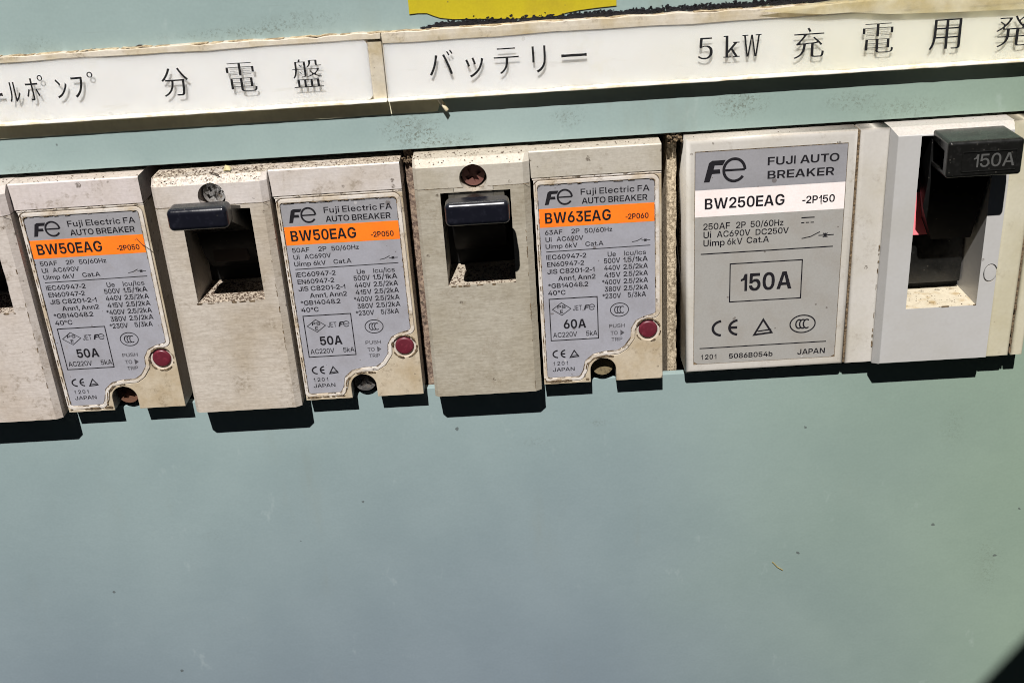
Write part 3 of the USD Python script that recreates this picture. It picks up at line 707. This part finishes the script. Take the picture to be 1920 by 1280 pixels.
# ================================================================== name plates above
def plate_under(): pass
HS = HP + 2.4
def cjk(t, x0, x1, z0, z1, thin=9, fat=1): return word(t, x0, x1, z0, z1, kind='cjk', thin=thin, fat=fat)
def name_plate(x0, x1, label, letters, cardx, rz):
    t = thing('name_plate', label, 'name plate')
    z0, z1 = 18.05, 31.0
    obj('base_plate', prism(sbox(x0, z0 + .1, x1, z1), HP, HP + .3, .1), 'rim', t)
    obj('backing_sheet', prism(sbox(cardx[1], z0 + .1, x1, z1 - .1) if cardx[2] else sbox(x0, z0 + .1, x0 + .04, z1 - .1), HP + .3, HP + 1.3, .1), 'rim', t)
    cp = sbox(cardx[0], 18.55, cardx[1], 29.9)
    cp = cp.buffer(-1.2).buffer(1.2, quad_segs=6) if cardx[2] else cp
    obj('card', prism(cp, HP + .32, HP + 1.5, .05, 1), 'card', t)
    w = np.linspace(x0, x1, 90)
    lipz = 18.66 + .12 * np.sin(w * .21) + .08 * np.sin(w * .9) + nrg.normal(0, .05, 90)
    lip = Polygon([(a, z0 + nrg.normal(0, .03)) for a in w] + [(a, b) for a, b in zip(w[::-1], lipz[::-1])])
    obj('lower_lip', prism(lip, HP + .02, HS + .02, .15, 2), 'lip', t, smooth=50)
    rimz = rz + .10 * np.sin(w * .13) + .06 * np.sin(w * .35 + 1) + nrg.normal(0, .025, 90)
    rim = Polygon([(a, b) for a, b in zip(w, rimz)] + [(a, z1 + .02 + nrg.normal(0, .10)) for a in w[::-1]])
    obj('upper_rim_shade_band', prism(rim, HP + .02, HP + 1.75, .12, 2), 'rim', t, smooth=50)  # rim widened over its shadow band on the card, shade put into its grey
    obj('clear_cover', prism(sbox(x0 + .05, 18.75, x1 - .05, 30.05), HP + 1.55, HS - .02, 0), 'clear', t, smooth=False)
    for nm, shp in letters:
        obj('lettering', prism(shp, HS - .015, HS + .01), 'ink_card', t, smooth=False, label='printed character ' + nm)
    return t
lt = [('long vowel bar', cjk('ｰ', -52.6, -49.6, 23.9, 24.5, 5)), ('ru', cjk('ﾙ', -48.4, -46.2, 22.6, 26.4, 3)), ('po', cjk('ﾎ', -45.0, -42.5, 22.7, 26.9, 5)), ('small ring', cjk('ﾟ', -42.4, -41.4, 26.3, 27.4, 3)),
      ('n', cjk('ﾝ', -39.2, -37.1, 22.8, 26.4, 3)), ('pu', cjk('ﾌ', -36.1, -33.9, 22.7, 26.6, 3)), ('small ring', cjk('ﾟ', -32.9, -31.8, 26.3, 27.4, 3)),
      ('bun', cjk('分', -19.0, -13.9, 21.8, 27.1, 7)), ('den', cjk('電', -6.5, -1.0, 21.9, 27.3, 9)), ('ban', cjk('盤', 6.0, 11.6, 21.9, 27.2, 9))]
name_plate(-130, 23.25, 'left name plate with small characters and the word for distribution board', lt, (-129.5, 20.6, 1), 29.85)
def serif(x0, x1, z): return sbox(x0, z - .09, x1, z + .09)
lt = [('ba', cjk('バ', 31.9, 36.5, 22.6, 27.2, 5)), ('small tsu', cjk('ッ', 38.8, 42.2, 21.8, 25.5, 3)), ('te', cjk('テ', 44.2, 48.9, 22.1, 26.9, 9)), ('ri', cjk('リ', 51.4, 54.0, 21.9, 26.9, 3)), ('long vowel bar', cjk('ー', 56.9, 61.7, 24.45, 25.0, 5)),
      ('5', cjk('5', 82.6, 85.4, 22.4, 26.4, 7)), ('k', unary_union([cjk('k', 87.8, 90.2, 22.5, 26.5, 1), serif(87.4, 88.9, 22.55), serif(87.4, 88.2, 26.4), serif(89.2, 90.5, 22.55), serif(89.2, 90.4, 25.2)])), ('W', unary_union([cjk('W', 91.2, 94.2, 22.4, 26.4, 1), serif(90.9, 92.0, 26.35), serif(93.4, 94.5, 26.35)])),
      ('ju', cjk('充', 100.6, 106.3, 21.4, 27.0, 9)), ('den', cjk('電', 113.4, 119.3, 21.6, 27.0, 9)), ('yo', cjk('用', 126.0, 131.8, 21.4, 27.0, 9)), ('hatsu', cjk('発', 138.4, 144.6, 21.2, 26.8, 9))]
name_plate(23.45, 230, 'right name plate with the katakana for battery and 5kW characters', lt, (23.5, 229.5, 0), 29.0)
# olive rail showing below the plates, snapped off short
z_ = [(-130, 15.25), (-60, 15.2), (0, 15.25), (12, 15.15), (20, 15.3), (31.5, 15.2), (32.6, 15.3), (33.6, 18.0), (-130, 18.0)]
rl = obj('backing_rail', prism(Polygon(z_), HP, HP + .3, .06), 'rail'); say(rl, 'dull olive rail under the left name plate, snapped off at its right end', 'rail')
tn = obj('bent_tab', hull([(32.7, HP + .9, 17.6), (33.3, HP + 1.3, 17.6), (34.2, HP + 1.5, 15.4), (34.8, HP + 1.1, 15.7), (34.4, HP + .4, 15.1), (33.6, HP + .5, 17.7)]), 'lip'); say(tn, 'small pale broken tab at the snapped end of the olive rail', 'tab')

# yellow sticker with a wavy lower edge
ys = [(28.9, 80), (28.9, 33.75), (30.5, 33.85), (32.2, 33.75), (33.4, 33.2), (34.6, 32.75), (37, 32.35), (42, 32.1), (48, 31.75), (53, 31.7), (56.5, 31.75), (58.3, 32.2), (60.5, 32.5), (64.1, 32.75), (67.7, 32.9), (68.0, 80)]
st = obj('sticker', prism(Polygon(ys), HP + .02, HP + .22, .05, 1), 'yellow'); say(st, 'plain yellow sticker at the top edge with a wavy torn lower edge', 'sticker')

# black crumbly residue along the top of the plates
def flakes(n, seed):
    r = np.random.default_rng(seed); out = []
    for i in range(n):
        x = r.uniform(31, 128) if r.random() < .85 else r.uniform(31, 70)
        k = min(1.0, (x - 30) / 5) * (1.0 if x < 100 else max(.25, 1 - (x - 100) / 32))
        z = 30.95 + (abs(r.normal(0, .40)) + r.uniform(0, .45)) * k + (.15 if x > 75 else 0)
        s = r.uniform(.12, .46); a = r.uniform(0, 6.28); q = r.uniform(.25, .6)
        p = affinity.rotate(Polygon([(x + s * math.cos(b) * (1 + r.uniform(-.35, .35)), z + s * q * math.sin(b) * (1 + r.uniform(-.35, .35))) for b in np.linspace(0, 6.28, 6)[:-1]]), r.normal(8, 25))
        if p.is_valid: out.append(prism(p, HP + .02, HP + .06 + r.uniform(0, .30)))
    return trimesh.util.concatenate(out)
fl = obj('crumbled_residue', flakes(2600, 3), 'flake', smooth=False); say(fl, 'black crumbly residue along the top of the right name plate under the yellow sticker', 'residue', kind='stuff')
# brown glue line along the upper edge of the plates
def glue(seed):
    r = np.random.default_rng(seed); out = []
    x = -60.0
    while x < 160:
        L = r.uniform(1, 5)
        zc = 31.06 if x < 16 else 31.0
        out.append(LineString([(x, zc + r.normal(0, .05)), (x + L * .5, zc + r.normal(0, .08)), (x + L, zc + r.normal(0, .05))]).buffer(r.uniform(.03, .12), quad_segs=3))
        x += L * r.uniform(.7, 1.5)
    return unary_union(out)
gl = obj('glue_line', prism(glue(8), HP + .01, HP + 1.55, .03, 1), 'glue'); say(gl, 'uneven brown line of old glue along the upper edge of the name plates', 'glue', kind='stuff')
# yellowed tape lying over the upper edge at the right
tp = Polygon([(94, 30.6), (100, 29.9), (106, 29.3), (111, 29.35), (118, 28.6), (130, 28.2), (145, 27.9), (230, 27.9), (230, 33.5), (128, 33.0), (110, 32.0)])
tpo = obj('tape', prism(tp, HS + .03, HS + .10), 'tape', smooth=False); say(tpo, 'yellowed clear tape over the upper right edge of the right name plate', 'tape')

# ================================================================== bits of debris
def tube(pts, r, n=6):
    P = [np.array([p[0], -p[1], p[2]]) for p in pts]; out = []
    for a, b in zip(P, P[1:]): out.append(trimesh.creation.cylinder(r, segment=(a, b), sections=n))
    return out
o = obj('twig', tube([(-12.4, 1.3, 7.25), (-11.5, 1.6, 7.1), (-10.4, 2.0, 6.75)], .13), 'twig'); say(o, 'short dark twig lying on top of the dusty 50A breaker', 'twig')
o = obj('twig', tube([(-5.4, .9, 7.1), (-4.9, .2, 7.25)], .10), 'twig'); say(o, 'tiny dark twig right of the dry leaf scrap', 'twig')
lf = hull([(-10.1, -.2, 6.9), (-8.6, .2, 7.0), (-8.5, -.8, 7.3), (-9.8, -1.0, 7.5), (-9.7, -.9, 7.9), (-9.1, -.3, 7.55), (-8.9, -.7, 7.75), (-9.3, .3, 7.2)])
o = obj('leaf_scrap', lf, 'leaf', smooth=False); say(o, 'curled yellow dry leaf scrap on top of the dusty 50A breaker', 'leaf')
def clump(x, h, z, s, n, seed):
    r = np.random.default_rng(seed); out = []
    for i in range(n):
        b = trimesh.creation.icosahedron(); v = b.vertices * r.uniform(.5, 1, (12, 1)) * r.uniform(.2, .5) * s
        out.append(trimesh.Trimesh(v + [x + r.normal(0, .7 * s), -(h + r.normal(0, .3 * s)), z + r.normal(0, .45 * s)], b.faces, process=False))
    return out
o = obj('dirt_clump', clump(78.6, -4.4, 6.6, 1.1, 40, 21), 'grime', smooth=False); say(o, 'brown dirt clump at the top of the gap beside the large breaker', 'dirt')
o = obj('dirt_clump', clump(25.7, -4.6, 5.6, .8, 30, 22), 'grime', smooth=False); say(o, 'brown dirt clump at the top of the gap between the middle breakers', 'dirt')
def bit(name, pts, r, mat, label, cat):
    o = obj(name, tube([(x, HP + .05 + r, z) for x, z in pts], r), mat); say(o, label, cat)
h_ = obj('hair', tube([(B1 + 21.6, .16, -5.6), (B1 + 22.6, .22, -7.0), (B1 + 23.8, .20, -8.1), (B1 + 24.5, .05, -9.0)], .055, 5), 'twig'); say(h_, 'thin dark hair lying over the right edge of the leftmost orange band', 'hair')
bit('straw', [(101.4, -95.9), (102.6, -97.4), (103.9, -98.4)], .12, 'straw', 'bit of dry straw stuck to the lower panel at right', 'straw')
bit('dirt_speck', [(-23.2, 31.0), (-22.6, 31.25), (-22.0, 31.2)], .22, 'twig', 'dark speck on the upper edge of the left name plate', 'dirt')

# unseen dark board, added outside the frame only to shade the panel at lower right
def shade():
    dy = 250.0
    P = np.array([163.6 - SX * dy, -122.7 + SZ * dy]); d = np.array([8.8, 13.7]); d /= np.linalg.norm(d); n = np.array([d[1], -d[0]])
    poly = Polygon([P - d * 60, P + d * 90, P + d * 90 + n * 90, P - d * 60 + n * 90])
    o = obj('added_shade_board', prism(roundp(poly, 6), dy - 3.5, dy + .5, .4), 'board')
    say(o, 'unseen dark board added above the view to shade the lower right corner', 'board')
shade()
